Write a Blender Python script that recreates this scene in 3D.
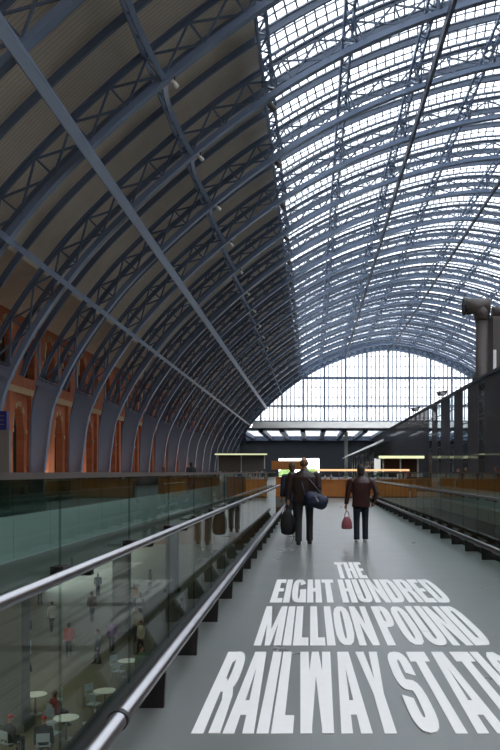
import bpy, math, random
from mathutils import Vector
R = random.Random(7)
SC = bpy.context.scene
for o in list(bpy.data.objects):
    bpy.data.objects.remove(o)
COL = SC.collection
# ------------------------------------------------------------------ camera, sky, exposure
EYE = 1.47
cd = bpy.data.cameras.new('camera'); cam = bpy.data.objects.new('camera', cd); COL.objects.link(cam)
cam.location = (0, 0, EYE); cam.rotation_euler = (math.pi/2, 0, 0)
cd.sensor_fit = 'AUTO'; cd.sensor_width = 36; cd.lens = 800/750*36
cd.shift_x = -61/750; cd.shift_y = 97/750; cd.clip_end = 2000
SC.camera = cam
W = bpy.data.worlds.new('sky'); SC.world = W; W.use_nodes = True
wn = W.node_tree; wn.nodes.clear()
def wnode(t): return wn.nodes.new(t)
_o = wnode('ShaderNodeOutputWorld'); _b = wnode('ShaderNodeBackground'); _t = wnode('ShaderNodeTexCoord')
_s = wnode('ShaderNodeSeparateXYZ'); _r = wnode('ShaderNodeValToRGB'); _n = wnode('ShaderNodeTexNoise')
_m = wnode('ShaderNodeMixRGB')
_n.inputs['Scale'].default_value = 3.0; _n.inputs['Detail'].default_value = 4
_r.color_ramp.elements[0].position = 0.0; _r.color_ramp.elements[0].color = (1.0, 1.0, 0.97, 1)
_r.color_ramp.elements[1].position = 0.7; _r.color_ramp.elements[1].color = (0.83, 0.91, 1.0, 1)
_m.blend_type = 'MIX'; _m.inputs[2].default_value = (0.97, 0.98, 1.0, 1)
wn.links.new(_t.outputs['Generated'], _s.inputs[0]); wn.links.new(_s.outputs['Z'], _r.inputs[0])
wn.links.new(_t.outputs['Generated'], _n.inputs['Vector'])
wn.links.new(_n.outputs['Fac'], _m.inputs[0]); wn.links.new(_r.outputs[0], _m.inputs[1])
wn.links.new(_m.outputs[0], _b.inputs[0]); _b.inputs[1].default_value = 5.4
wn.links.new(_b.outputs[0], _o.inputs[0])
SC.view_settings.view_transform = 'Standard'; SC.view_settings.look = 'None'
SC.view_settings.gamma = 1; SC.view_settings.exposure = 0.0; SC.view_settings.use_curve_mapping = False
cy = SC.cycles
cy.max_bounces = 10; cy.diffuse_bounces = 5; cy.glossy_bounces = 4; cy.transmission_bounces = 6
cy.transparent_max_bounces = 40; cy.use_denoising = True; cy.caustics_reflective = False
cy.sample_clamp_indirect = 6

# ------------------------------------------------------------------ helpers
class MB:
    def __init__(s): s.v = []; s.f = []; s.sm = []
    def add(s, vs, fs, smooth=False):
        b = len(s.v); s.v += [tuple(p) for p in vs]
        for f in fs: s.f.append(tuple(i+b for i in f)); s.sm.append(smooth)
    def box(s, x0, x1, y0, y1, z0, z1):
        s.add([(x0,y0,z0),(x1,y0,z0),(x1,y1,z0),(x0,y1,z0),(x0,y0,z1),(x1,y0,z1),(x1,y1,z1),(x0,y1,z1)],
              [(0,3,2,1),(4,5,6,7),(0,1,5,4),(1,2,6,5),(2,3,7,6),(3,0,4,7)])
    def prism(s, poly, axis, a, b):
        n = len(poly)
        def P(p, t):
            return (t,p[0],p[1]) if axis == 'x' else (p[0],t,p[1]) if axis == 'y' else (p[0],p[1],t)
        vs = [P(p,a) for p in poly] + [P(p,b) for p in poly]
        s.add(vs, [tuple(range(n))[::-1], tuple(range(n,2*n))] + [(i,(i+1)%n,n+(i+1)%n,n+i) for i in range(n)])
    def bar(s, p, q, w, h, up=(0,1,0)):
        p, q = Vector(p), Vector(q); d = (q-p).normalized(); u = Vector(up)
        a = d.cross(u)
        if a.length < 1e-4: a = d.cross(Vector((1,0,0)))
        a.normalize(); b = a.cross(d).normalized()   # a: side (w'), b: along up
        vs = []
        for c in (p, q):
            for (i, j) in ((-1,-1),(1,-1),(1,1),(-1,1)): vs.append(c + a*(h/2*i) + b*(w/2*j))
        s.add(vs, [(0,3,2,1),(4,5,6,7),(0,1,5,4),(1,2,6,5),(2,3,7,6),(3,0,4,7)])
    def sweep(s, pts, nrm, w, h, axis=(0,1,0), off=0.0):
        """box section swept along pts; nrm: normals; w across axis, h along normal, centred at off along the normal"""
        A = Vector(axis); n = len(pts); vs = []
        for p, m in zip(pts, nrm):
            p = Vector(p); m = Vector(m)
            for (i, j) in ((-1,-1),(1,-1),(1,1),(-1,1)): vs.append(p + A*(w/2*i) + m*(off + h/2*j))
        fs = [(0,1,2,3), tuple(4*(n-1)+k for k in (3,2,1,0))]
        for k in range(n-1):
            for c in range(4): fs.append((4*k+c, 4*k+(c+1)%4, 4*k+4+(c+1)%4, 4*k+4+c))
        s.add(vs, fs)
    def tube(s, pts, rad, seg=10, cap=True):
        pts = [Vector(p) for p in pts]; n = len(pts)
        if not hasattr(rad, '__len__'): rad = [rad]*n
        vs = []; ref = None
        for k in range(n):
            d = (pts[min(k+1,n-1)] - pts[max(k-1,0)]).normalized()
            if ref is None:
                ref = Vector((0,0,1)) if abs(d.z) < .9 else Vector((1,0,0))
            a = d.cross(ref); 
            if a.length < 1e-3: a = d.cross(Vector((0,1,0.1)))
            a.normalize(); b = a.cross(d).normalized(); ref = b
            for i in range(seg):
                t = 2*math.pi*i/seg; vs.append(pts[k] + (a*math.cos(t) + b*math.sin(t))*rad[k])
        fs = []
        for k in range(n-1):
            for i in range(seg): fs.append((k*seg+i, k*seg+(i+1)%seg, (k+1)*seg+(i+1)%seg, (k+1)*seg+i))
        s.add(vs, fs, True)
        if cap:
            m = len(s.v)-len(vs)
            s.f.append(tuple(m+i for i in range(seg))[::-1]); s.sm.append(False)
            s.f.append(tuple(m+(n-1)*seg+i for i in range(seg))); s.sm.append(False)
    def loft(s, rings, seg=16):
        """rings: (x,y,z,rx,ry) ellipses in horizontal planes"""
        vs = []
        for (x,y,z,rx,ry) in rings:
            for i in range(seg):
                t = 2*math.pi*i/seg; vs.append((x+rx*math.cos(t), y+ry*math.sin(t), z))
        n = len(rings); fs = [tuple(range(seg))[::-1], tuple((n-1)*seg+i for i in range(seg))]
        for k in range(n-1):
            for i in range(seg): fs.append((k*seg+i, k*seg+(i+1)%seg, (k+1)*seg+(i+1)%seg, (k+1)*seg+i))
        s.add(vs, fs, True)
    def ball(s, c, rx, ry, rz, seg=14, rn=9):
        rings = []
        for k in range(rn):
            t = math.pi*(k+.5)/rn
            rings.append((c[0], c[1], c[2]-rz*math.cos(t), rx*math.sin(t), ry*math.sin(t)))
        s.loft(rings, seg)
    def mesh(s, name):
        me = bpy.data.meshes.new(name); me.from_pydata(s.v, [], s.f)
        me.polygons.foreach_set('use_smooth', s.sm); me.update(); return me
    def obj(s, name, mat, parent=None):
        me = s.mesh(name); me.materials.append(mat)
        o = bpy.data.objects.new(name, me); COL.objects.link(o)
        if parent is not None: o.parent = parent
        return o
def tag(o, label, cat, group=None):
    o['label'] = label; o['category'] = cat
    if group: o['group'] = group
    return o
def empty(name, loc=(0,0,0), rz=0.0):
    o = bpy.data.objects.new(name, None); COL.objects.link(o); o.location = loc; o.rotation_euler = (0,0,rz)
    o.empty_display_size = .2; return o
def thing(name, label, cat, loc=(0,0,0), rz=0.0, group=None):
    return tag(empty(name, loc, rz), label, cat, group)
def struct(o): o['kind'] = 'structure'; return o
def copy_tree(o, parent=None):
    c = o.copy(); COL.objects.link(c)
    if parent is not None: c.parent = parent
    for ch in list(o.children): copy_tree(ch, c)
    return c
ORD = ['', 'first', 'second', 'third', 'fourth', 'fifth', 'sixth', 'seventh', 'eighth', 'ninth', 'tenth', 'eleventh', 'twelfth',
       'thirteenth', 'fourteenth', 'fifteenth', 'sixteenth', 'seventeenth', 'eighteenth', 'nineteenth', 'twentieth']
def ordinal(n):
    if n <= 20: return ORD[n]
    t = {2:'twenty', 3:'thirty', 4:'forty'}[n//10]
    return t + '-' + ORD[n%10] if n%10 else {20:'twentieth',30:'thirtieth',40:'fortieth'}[n]

# ------------------------------------------------------------------ materials
def mat(name, col, rough=.5, metal=0.0, var=0.0, scale=4.0, spec=.5, emit=None, bump=0.0):
    m = bpy.data.materials.new(name); m.use_nodes = True; nt = m.node_tree
    b = nt.nodes['Principled BSDF']
    b.inputs['Base Color'].default_value = (*col, 1); b.inputs['Roughness'].default_value = rough
    b.inputs['Metallic'].default_value = metal; b.inputs['Specular IOR Level'].default_value = spec
    if var or bump:
        tc = nt.nodes.new('ShaderNodeTexCoord'); n = nt.nodes.new('ShaderNodeTexNoise')
        n.inputs['Scale'].default_value = scale; n.inputs['Detail'].default_value = 5
        nt.links.new(tc.outputs['Object'], n.inputs['Vector'])
        if var:
            mx = nt.nodes.new('ShaderNodeMixRGB'); mx.blend_type = 'MIX'
            mx.inputs[1].default_value = (*[c*(1-var) for c in col], 1); mx.inputs[2].default_value = (*[min(1, c*(1+var)) for c in col], 1)
            nt.links.new(n.outputs['Fac'], mx.inputs[0]); nt.links.new(mx.outputs[0], b.inputs['Base Color'])
        if bump:
            bp = nt.nodes.new('ShaderNodeBump'); bp.inputs['Strength'].default_value = bump
            nt.links.new(n.outputs['Fac'], bp.inputs['Height']); nt.links.new(bp.outputs[0], b.inputs['Normal'])
    if emit:
        b.inputs['Emission Color'].default_value = (*emit[0], 1); b.inputs['Emission Strength'].default_value = emit[1]
    return m
def glass(name, tint, refl=.95, base=.05, rough=0.0, frost=None, power=5.0, trans=.4):
    m = bpy.data.materials.new(name); m.use_nodes = True; nt = m.node_tree; nt.nodes.clear()
    out = nt.nodes.new('ShaderNodeOutputMaterial'); tr = nt.nodes.new('ShaderNodeBsdfTransparent')
    gl = nt.nodes.new('ShaderNodeBsdfGlossy'); lw = nt.nodes.new('ShaderNodeLayerWeight'); lw.inputs[0].default_value = .5
    pw = nt.nodes.new('ShaderNodeMath'); pw.operation = 'POWER'; pw.inputs[1].default_value = power
    ma = nt.nodes.new('ShaderNodeMath'); ma.operation = 'MULTIPLY_ADD'; ma.inputs[1].default_value = refl; ma.inputs[2].default_value = base
    mx = nt.nodes.new('ShaderNodeMixShader')
    tr.inputs[0].default_value = (*tint, 1); gl.inputs[0].default_value = (1,1,1,1); gl.inputs['Roughness'].default_value = rough
    nt.links.new(lw.outputs['Facing'], pw.inputs[0]); nt.links.new(pw.outputs[0], ma.inputs[0]); nt.links.new(ma.outputs[0], mx.inputs[0])
    if frost:
        d = nt.nodes.new('ShaderNodeBsdfDiffuse'); t2 = nt.nodes.new('ShaderNodeBsdfTranslucent'); a2 = nt.nodes.new('ShaderNodeMixShader'); m2 = nt.nodes.new('ShaderNodeMixShader')
        d.inputs[0].default_value = (*frost[0], 1); t2.inputs[0].default_value = (*frost[0], 1)
        a2.inputs[0].default_value = trans
        nt.links.new(d.outputs[0], a2.inputs[1]); nt.links.new(t2.outputs[0], a2.inputs[2])
        m2.inputs[0].default_value = frost[1]
        nt.links.new(tr.outputs[0], m2.inputs[1]); nt.links.new(a2.outputs[0], m2.inputs[2]); nt.links.new(m2.outputs[0], mx.inputs[1])
    else:
        nt.links.new(tr.outputs[0], mx.inputs[1])
    nt.links.new(gl.outputs[0], mx.inputs[2]); nt.links.new(mx.outputs[0], out.inputs[0])
    return m
def brickmat(name, c1, c2, mortar, scale, bw=.22, bh=.075, swap=False, mort=.012):
    m = mat(name, c1, .85); nt = m.node_tree; b = nt.nodes['Principled BSDF']
    tc = nt.nodes.new('ShaderNodeTexCoord'); mp = nt.nodes.new('ShaderNodeMapping'); br = nt.nodes.new('ShaderNodeTexBrick')
    if swap: mp.inputs['Rotation'].default_value = swap
    br.inputs['Color1'].default_value = (*c1,1); br.inputs['Color2'].default_value = (*c2,1); br.inputs['Mortar'].default_value = (*mortar,1)
    br.inputs['Scale'].default_value = scale; br.inputs['Brick Width'].default_value = bw; br.inputs['Row Height'].default_value = bh
    br.inputs['Mortar Size'].default_value = mort
    nt.links.new(tc.outputs['Object'], mp.inputs[0]); nt.links.new(mp.outputs[0], br.inputs[0]); nt.links.new(br.outputs[0], b.inputs['Base Color'])
    return m
M = {}
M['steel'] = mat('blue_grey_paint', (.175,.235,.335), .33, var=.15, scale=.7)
M['steel_shaded'] = mat('shaded_blue_grey_paint', (.10,.135,.195), .4, var=.15, scale=.7)  # same paint as the steel above, darkened to hold the roof's shade
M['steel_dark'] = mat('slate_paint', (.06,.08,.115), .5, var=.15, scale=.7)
M['beam_lit'] = mat('lit_blue_grey_paint', (.34,.42,.54), .35)  # steel colour lightened to carry the light falling on the long beam
M['gutter'] = mat('lead_grey', (.40,.45,.52), .5)
M['bar'] = mat('glazing_bar_paint', (.22,.25,.29), .5)
M['chrome'] = mat('brushed_stainless', (.29,.29,.30), .32, 1.0)
M['dark_metal'] = mat('dark_bronze_metal', (.022,.021,.021), .45)
M['cap'] = mat('edge_strip', (.085,.07,.062), .5)
M['white'] = mat('white_paint', (.88,.88,.85), .6, var=.03, scale=12)
M['black'] = mat('black_cloth', (.008,.008,.010), .7)
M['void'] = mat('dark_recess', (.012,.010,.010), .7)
M['stone'] = mat('buff_stone', (.46,.33,.19), .8, var=.2, scale=3)
M['beam'] = mat('pale_concrete', (.85,.82,.75), .7, var=.1)
M['wood'] = mat('orange_wood', (.48,.18,.04), .4, var=.25, scale=2.5)
M['wood_dark'] = mat('brown_wood', (.15,.065,.03), .5, var=.25, scale=2.5)
M['duct'] = mat('grey_brown_duct', (.085,.072,.064), .45, var=.15)
M['navy_sign'] = mat('navy_enamel', (.012,.018,.13), .4)
M['sign_grey'] = mat('sign_grey', (.16,.15,.13), .5)
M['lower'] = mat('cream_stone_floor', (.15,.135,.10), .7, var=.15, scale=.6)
M['slab'] = mat('slab_edge_paint', (.18,.18,.17), .6)
M['warm_lamp'] = mat('warm_lamp', (1,.9,.7), .5, emit=((1,.82,.5), 6))
M['strip_warm'] = mat('warm_strip_light', (1,.7,.3), .5, emit=((1,.60,.30), .95))
M['strip_yellow'] = mat('pale_yellow_strip_light', (1,.95,.6), .5, emit=((.95,1,.55), .8))
M['tree'] = mat('bush_green', (.12,.2,.05), .8, var=.4, scale=2)
M['glass'] = glass('balustrade_glass', (.74,.83,.79), .85, .012, power=9.0)
M['glass_far'] = glass('green_tinted_glass', (.36,.48,.46), .9, .05)
M['glass_frost'] = glass('frosted_teal_glass', (.75,.9,.9), .6, .05, frost=((.55,.67,.65), .8))
M['glass_roof'] = glass('roof_glass', (.50,.51,.53), .35, .03, frost=((.86,.88,.92), .5), trans=.85)
M['glass_slot'] = glass('slot_glass', (.86,.92,.93), .25, .03)
M['glass_dark'] = glass('dark_screen_glass', (.10,.11,.12), .14, .03, frost=((.22,.23,.255), .88))
# soffit boards
def boards():
    m = mat('timber_boards', (.19,.165,.135), .75); nt = m.node_tree; b = nt.nodes['Principled BSDF']
    tc = nt.nodes.new('ShaderNodeTexCoord'); sx = nt.nodes.new('ShaderNodeSeparateXYZ'); nt.links.new(tc.outputs['Object'], sx.inputs[0])
    wv = nt.nodes.new('ShaderNodeMath'); wv.operation = 'MULTIPLY'; wv.inputs[1].default_value = 1/.28
    fr = nt.nodes.new('ShaderNodeMath'); fr.operation = 'FRACT'; gt = nt.nodes.new('ShaderNodeMath'); gt.operation = 'LESS_THAN'; gt.inputs[1].default_value = .12
    nt.links.new(sx.outputs['Y'], wv.inputs[0]); nt.links.new(wv.outputs[0], fr.inputs[0]); nt.links.new(fr.outputs[0], gt.inputs[0])
    n = nt.nodes.new('ShaderNodeTexNoise'); n.inputs['Scale'].default_value = .8; n.inputs['Detail'].default_value = 6; nt.links.new(tc.outputs['Object'], n.inputs['Vector'])
    a = nt.nodes.new('ShaderNodeMixRGB'); a.inputs[1].default_value = (.44,.385,.30,1); a.inputs[2].default_value = (.62,.55,.45,1); nt.links.new(n.outputs['Fac'], a.inputs[0])
    c = nt.nodes.new('ShaderNodeMixRGB'); c.inputs[2].default_value = (.28,.24,.19,1); nt.links.new(gt.outputs[0], c.inputs[0]); nt.links.new(a.outputs[0], c.inputs[1])
    nt.links.new(c.outputs[0], b.inputs['Base Color']); return m
M['boards'] = boards()
M['brick'] = brickmat('red_brick', (.50,.16,.07), (.40,.11,.05), (.36,.18,.11), 1.0, .5, .16, (0, math.pi/2, 0))
def floor_mat():
    m = brickmat('grey_terrazzo', (.19,.205,.192), (.182,.196,.184), (.178,.192,.180), 1.0, .9, .6, False, .005)
    nt = m.node_tree; b = nt.nodes['Principled BSDF']
    n = nt.nodes.new('ShaderNodeTexNoise'); n.inputs['Scale'].default_value = 1.3; n.inputs['Detail'].default_value = 6
    tc = nt.nodes.new('ShaderNodeTexCoord'); nt.links.new(tc.outputs['Object'], n.inputs['Vector'])
    mr = nt.nodes.new('ShaderNodeMapRange'); mr.inputs['To Min'].default_value = .25; mr.inputs['To Max'].default_value = .33
    nt.links.new(n.outputs['Fac'], mr.inputs[0]); nt.links.new(mr.outputs[0], b.inputs['Roughness'])
    b.inputs['Specular IOR Level'].default_value = .85
    return m
M['floor'] = floor_mat()

# ------------------------------------------------------------------ the arch profile
CX = 18.1; YEND = 189.95; BAY = 8.94
_half = [(36.78,-1.47),(36.72,0),(36.5,1.95),(36.05,4.68),(34.8,7.4),(33.5,9.5),(31.6,12.1),(29.05,14.85),(25.0,18.5),(20.7,21.75),(15.8,24.6),(11.0,26.6),(5.5,28.2),(0,28.9)]
_cp = [(CX-d, z+EYE) for d, z in _half] + [(CX+d, z+EYE) for d, z in _half[-2::-1]]
def catmull(P, n):
    out = []
    Q = [P[0]] + P + [P[-1]]
    for i in range(1, len(Q)-2):
        a, b, c, d = [Vector(q) for q in Q[i-1:i+3]]
        for k in range(n):
            t = k/n
            out.append(.5*((2*b) + (c-a)*t + (2*a-5*b+4*c-d)*t*t + (3*b-a-3*c+d)*t**3))
    out.append(Vector(P[-1])); return out
_raw = catmull(_cp, 12)
_s = [0.0]
for i in range(1, len(_raw)): _s.append(_s[-1] + (_raw[i]-_raw[i-1]).length)
ARC = _s[-1]
def at(s):
    s = min(max(s, 0), ARC); lo, hi = 0, len(_s)-1
    while hi-lo > 1:
        m = (lo+hi)//2
        if _s[m] <= s: lo = m
        else: hi = m
    t = (s-_s[lo])/(_s[hi]-_s[lo]); return _raw[lo].lerp(_raw[hi], t)
def frame(s):
    p = at(s); d = (at(s+.6) - at(s-.6)).normalized(); n = Vector((-d.y, d.x))
    return p, n
def arc_of_dx(dx):            # arc length of the point dx from the crown, on the brick-wall side
    best = min(range(len(_raw)//2+1), key=lambda i: abs((CX-_raw[i].x)-dx)); return _s[best]
def depth(s):
    u = min(s, ARC-s); return .80 + .93*min(1, u/9)
def P3(s, off, y): p, n = frame(s); q = p + n*off; return (q.x, y, q.y)
def N3(s): p, n = frame(s); return (n.x, 0, n.y)
NS = 104
SS = [ARC*i/NS for i in range(NS+1)]
S_GL = arc_of_dx(20.0); S_GR = ARC - S_GL            # glazed part of the arc
S_DK = arc_of_dx(32.6)                                # timber deck starts here
S_WEB = 0.0
for i in range(len(_s)):
    if _raw[i].y > 7.0: S_WEB = _s[i]; break

# main arch rib (built once at y = 0, then copied)
def make_rib():
    r = empty('arch_rib')
    m = MB()
    pts = [P3(s,0,0) for s in SS]; nn = [N3(s) for s in SS]
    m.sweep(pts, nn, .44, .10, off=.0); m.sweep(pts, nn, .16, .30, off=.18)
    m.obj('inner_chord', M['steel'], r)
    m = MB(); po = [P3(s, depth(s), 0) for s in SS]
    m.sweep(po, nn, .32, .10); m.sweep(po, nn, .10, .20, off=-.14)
    m.obj('outer_chord', M['steel_shaded'], r)
    m = MB(); step = 2.35; n = int((ARC-2*S_WEB-1)/step); st = (ARC-2*S_WEB-1)/n
    for k in range(n+1):
        s = S_WEB+.5+st*k
        if k < n:
            m.bar(P3(s,.3,-.05), P3(s+st,depth(s+st)-.2,-.05), .07, .11)
            m.bar(P3(s,depth(s)-.2,.05), P3(s+st,.3,.05), .07, .11)
        m.bar(P3(s,.1,0), P3(s,depth(s),0), .10, .10)
    m.obj('lattice', M['steel_shaded'], r)
    for side in (0, 1):
        sv = [S_WEB*i/10 for i in range(11)]
        if side: sv = [ARC-s for s in sv]
        poly = [(P3(s,.1,0)[0], P3(s,.1,0)[2]) for s in sv] + [(P3(s,depth(s)-.05,0)[0], P3(s,depth(s)-.05,0)[2]) for s in sv[::-1]]
        m = MB(); m.prism(poly, 'y', -.06, .06)
        w = m.obj('foot_web_plate', M['steel'], r)
        s = sv[-1]; m = MB(); m.bar(P3(s,-.08,0), P3(s,depth(s)+.15,0), .5, .42)
        m.bar(P3(s+(.3 if not side else -.3),-.0,0), P3(s+(.3 if not side else -.3),depth(s)+.1,0), .4, .12)
        m.obj('collar_band', M['steel'], r)
        q = P3(s,depth(s),0); m = MB(); m.box(q[0]-.09, q[0]+.09, -.09, .09, q[2]-.1, q[2]+6.3); m.obj('upper_post', M['steel'], r)
    return r
rib0 = make_rib()
endb = MB()
_n = 58
for k in range(_n):
    a, b = S_WEB+1+(ARC-2*S_WEB-2)*k/_n, S_WEB+1+(ARC-2*S_WEB-2)*(k+1)/_n
    endb.bar(P3(a,.1,.3), P3(b,depth(b)-.05,.3), .12, .26); endb.bar(P3(a,depth(a)-.05,.35), P3(b,.1,.35), .12, .26)
_ss = [S_WEB+(ARC-2*S_WEB)*i/80 for i in range(81)]
endb.sweep([P3(q,.1,.3) for q in _ss], [N3(q) for q in _ss], .3, .30); endb.sweep([P3(q,depth(q)+.2,.3) for q in _ss], [N3(q) for q in _ss], .3, .5)
RIB_Y = [YEND - BAY*k for k in range(19)]
for k, y in enumerate(RIB_Y):
    r = rib0 if k == 0 else copy_tree(rib0)
    r.location = (0, y, 0)
    tag(r, 'blue-grey iron lattice arch rib, %s counting back from the glazed end screen' % ordinal(k+1) if k else
        'blue-grey iron lattice arch rib framing the top of the glazed end screen', 'roof rib', 'main arch ribs of the train shed')

endb.obj('end_truss', M['steel'], rib0)
_g = MB(); _pi = [P3(q,.1,0) for q in _ss]; _po = [P3(q,depth(q)+1.2,0) for q in _ss]
for a, b, c, d in zip(_pi, _pi[1:], _po, _po[1:]): _g.prism([(a[0],a[2]),(b[0],b[2]),(d[0],d[2]),(c[0],c[2])], 'y', .62, .70)
_g.obj('gable_panel', mat('pale_blue_cladding', (.50,.60,.70), .6), rib0)

# ------------------------------------------------------------------ ceiling: timber deck and ridge-and-furrow glass
Y0 = -24.0
ceil = struct(empty('ceiling'))
def deck(sa, sb, extra):
    m = MB(); n = 26; P = []
    for i in range(n+1):
        s = sa + (sb-sa)*i/n; P.append((P3(s,depth(s)+.5,0)[0], P3(s,depth(s)+.5,0)[2]))
    if extra: P = [extra] + P if sa < sb else [extra] + P
    Q = [(x, z+.25) for x, z in P]
    m.prism(P + Q[::-1], 'y', Y0, YEND+.3)
    return m.obj('timber_soffit', M['boards'], ceil)
zd = P3(S_DK, depth(S_DK)+.5, 0)[2]
deck(S_DK, S_GL, (-20.75, zd-.9)); deck(ARC-S_DK, S_GR, (2*CX+20.75, zd-.9))
UN = BAY/3
units = []
y = YEND
while y > Y0: units.append(y); y -= UN
ng = 22; gs = [S_GL + (S_GR-S_GL)*i/ng for i in range(ng+1)]
mg = MB(); mb = MB(); mgt = MB()
for y in units:
    for (ya, yb, oa, ob) in ((y, y-UN/2, .45, 1.05), (y-UN/2, y-UN, 1.05, .45)):
        vs = []
        for s in gs:
            vs += [P3(s, depth(s)+oa, ya), P3(s, depth(s)+ob, yb)]
        mg.add(vs, [(2*i, 2*i+1, 2*i+3, 2*i+2) for i in range(ng)])
        if y > 14:
            nb = int((S_GR-S_GL)/.62)
            for k in range(nb+1):
                s = S_GL + (S_GR-S_GL)*k/nb
                mb.bar(P3(s, depth(s)+oa-.05, ya), P3(s, depth(s)+ob-.05, yb), .10, .09, up=(1,0,0))
        if y > 14:
            for f in (.35, .68):
                o_ = oa+(ob-oa)*f; y_ = ya+(yb-ya)*f
                mb.sweep([P3(s, depth(s)+o_-.03, y_) for s in gs], [N3(s) for s in gs], .08, .07)
    nn = [N3(s) for s in gs]
    mgt.sweep([P3(s, depth(s)+.40, y) for s in gs], nn, .34, .08)
    mgt.sweep([P3(s, depth(s)+1.07, y-UN/2) for s in gs], nn, .10, .08)
mg.obj('roof_glass', M['glass_roof'], ceil); mb.obj('glazing_bar', M['bar'], ceil); mgt.obj('gutter', M['gutter'], ceil)

# slender intermediate ribs, two in each bay
ir = [S_DK*.55 + (ARC-2*S_DK*.55)*i/80 for i in range(81)]
m = MB(); m.sweep([P3(s, depth(s)+.14, 0) for s in ir], [N3(s) for s in ir], (.18), .34)
im = m.mesh('intermediate_rib'); im.materials.append(M['steel_shaded']); q = 0
for k in range(18):
    for j in (1, 2):
        q += 1
        o = bpy.data.objects.new('intermediate_rib', im); COL.objects.link(o); o.location = (0, YEND - BAY*k - UN*j, 0)
        tag(o, 'slender blue-grey intermediate rib under the roof skin, %s counting back from the end screen' % ordinal(q), 'roof rib', 'slender ribs between the main arches')

# purlins: trussed, straight along the shed
YP0 = RIB_Y[-1] - 4
def purlin(s, label, grp='trussed purlins along the shed'):
    r = thing('roof_purlin', label, 'purlin', (0,0,0), 0, grp)
    a = MB(); n3 = Vector(N3(s)); t3 = Vector((n3.z, 0, -n3.x)); dd = depth(s)
    for sd in (-.3, .3):
        a.bar(Vector(P3(s, dd-.3, YP0)) + t3*sd, Vector(P3(s, dd-.3, YEND)) + t3*sd, .15, .16, up=n3)
    a.obj('chord', M['steel'], r)
    b = MB(); y = YEND; st = BAY/10; q = 1
    while y - st > YP0:
        b.bar(Vector(P3(s, dd-.3, y))+t3*.3*q, Vector(P3(s, dd-.3, y-st))-t3*.3*q, .09, .09, up=n3); q = -q
        y -= st
    for k in range(19):
        for sd in (-.3, .3):
            for e in (-1.5, 1.5):
                b.bar(P3(s, .25, YEND-BAY*k+.05), Vector(P3(s, dd-.3, YEND-BAY*k+e))+t3*sd, .09, .09, up=t3)
    b.obj('lattice', M['steel'], r)
sm = ARC/2; s_g = S_GL
PS = [S_GL]
d5 = (sm - S_GL)/4
purlin(sm, 'trussed purlin running along the crown of the arched roof')
nm = ['first','second','third']
for i in range(1, 4):
    purlin(sm - d5*i, 'trussed purlin in the roof glass, %s from the crown towards the brown boards' % nm[i-1])
    purlin(sm + d5*i, 'trussed purlin in the roof glass, %s from the crown towards the duct' % nm[i-1])
purlin(S_GL, 'trussed purlin on the edge between roof glass and brown boards over the brick wall')
purlin(S_GR, 'trussed purlin on the edge of roof glass far above the grey duct')
def bowed(s, label):
    r = thing('roof_purlin', label, 'purlin', (0,0,0), 0, 'trussed purlins along the shed')
    dd = depth(s); n3 = Vector(N3(s)); t3 = Vector((n3.z,0,-n3.x))
    a = MB(); a.bar(P3(s, dd-.1, YP0), P3(s, dd-.1, YEND), .14, .18, up=n3); a.obj('chord', M['steel'], r)
    a = MB(); b = MB()
    for k in range(18):
        y0 = YEND - BAY*k; pts = [P3(s, .1 + .75*math.sin(math.pi*i/10), y0 - BAY*i/10) for i in range(11)]
        a.sweep(pts, [n3]*11, .26, .12, axis=tuple(t3))
        for i in range(1, 10, 2):
            p = P3(s, .1 + .75*math.sin(math.pi*i/10), y0 - BAY*i/10)
            b.bar(p, P3(s, dd-.1, y0 - BAY*(i+1)/10), .06, .06, up=t3); b.bar(p, P3(s, dd-.1, y0 - BAY*(i-1)/10), .06, .06, up=t3)
    a.obj('bowed_chord', M['steel'], r); b.obj('lattice', M['steel'], r)
bowed(arc_of_dx(25.0), 'bowed purlin crossing the brown timber boards over the brick wall')
# plain box beams below the ribs
def plain(s, w, h, label, off=-.25, mt='steel'):
    m = MB(); n3 = Vector(N3(s)); t3 = Vector((n3.z,0,-n3.x))
    m.bar(P3(s, off, YP0), P3(s, off, YEND-.6), h, w, up=n3)
    m.bar(P3(s, off-h/2-.02, YP0), P3(s, off-h/2-.02, YEND-.6), .05, w+.06, up=n3); m.bar(Vector(P3(s, off+.1, YP0))+t3*(w*.9), Vector(P3(s, off+.1, YEND-.6))+t3*(w*.9), .12, .10, up=n3)
    o = m.obj('cable_beam', M[mt], None); tag(o, label, 'beam', 'straight service beams under the ribs')
plain(arc_of_dx(28.75), .34, .40, 'broad pale-edged beam running straight under the ribs of the timber side', mt='beam_lit')
plain(arc_of_dx(32.5), .16, .26, 'thin beam tying the ribs together low over the brick wall', -.12)
plain(arc_of_dx(10.2), .20, .30, 'dark straight beam hung under the roof glass on the timber side of the crown', mt='steel_dark')
plain(sm + .5, .20, .30, 'dark straight beam hung under the roof crown', mt='steel_dark')

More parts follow.
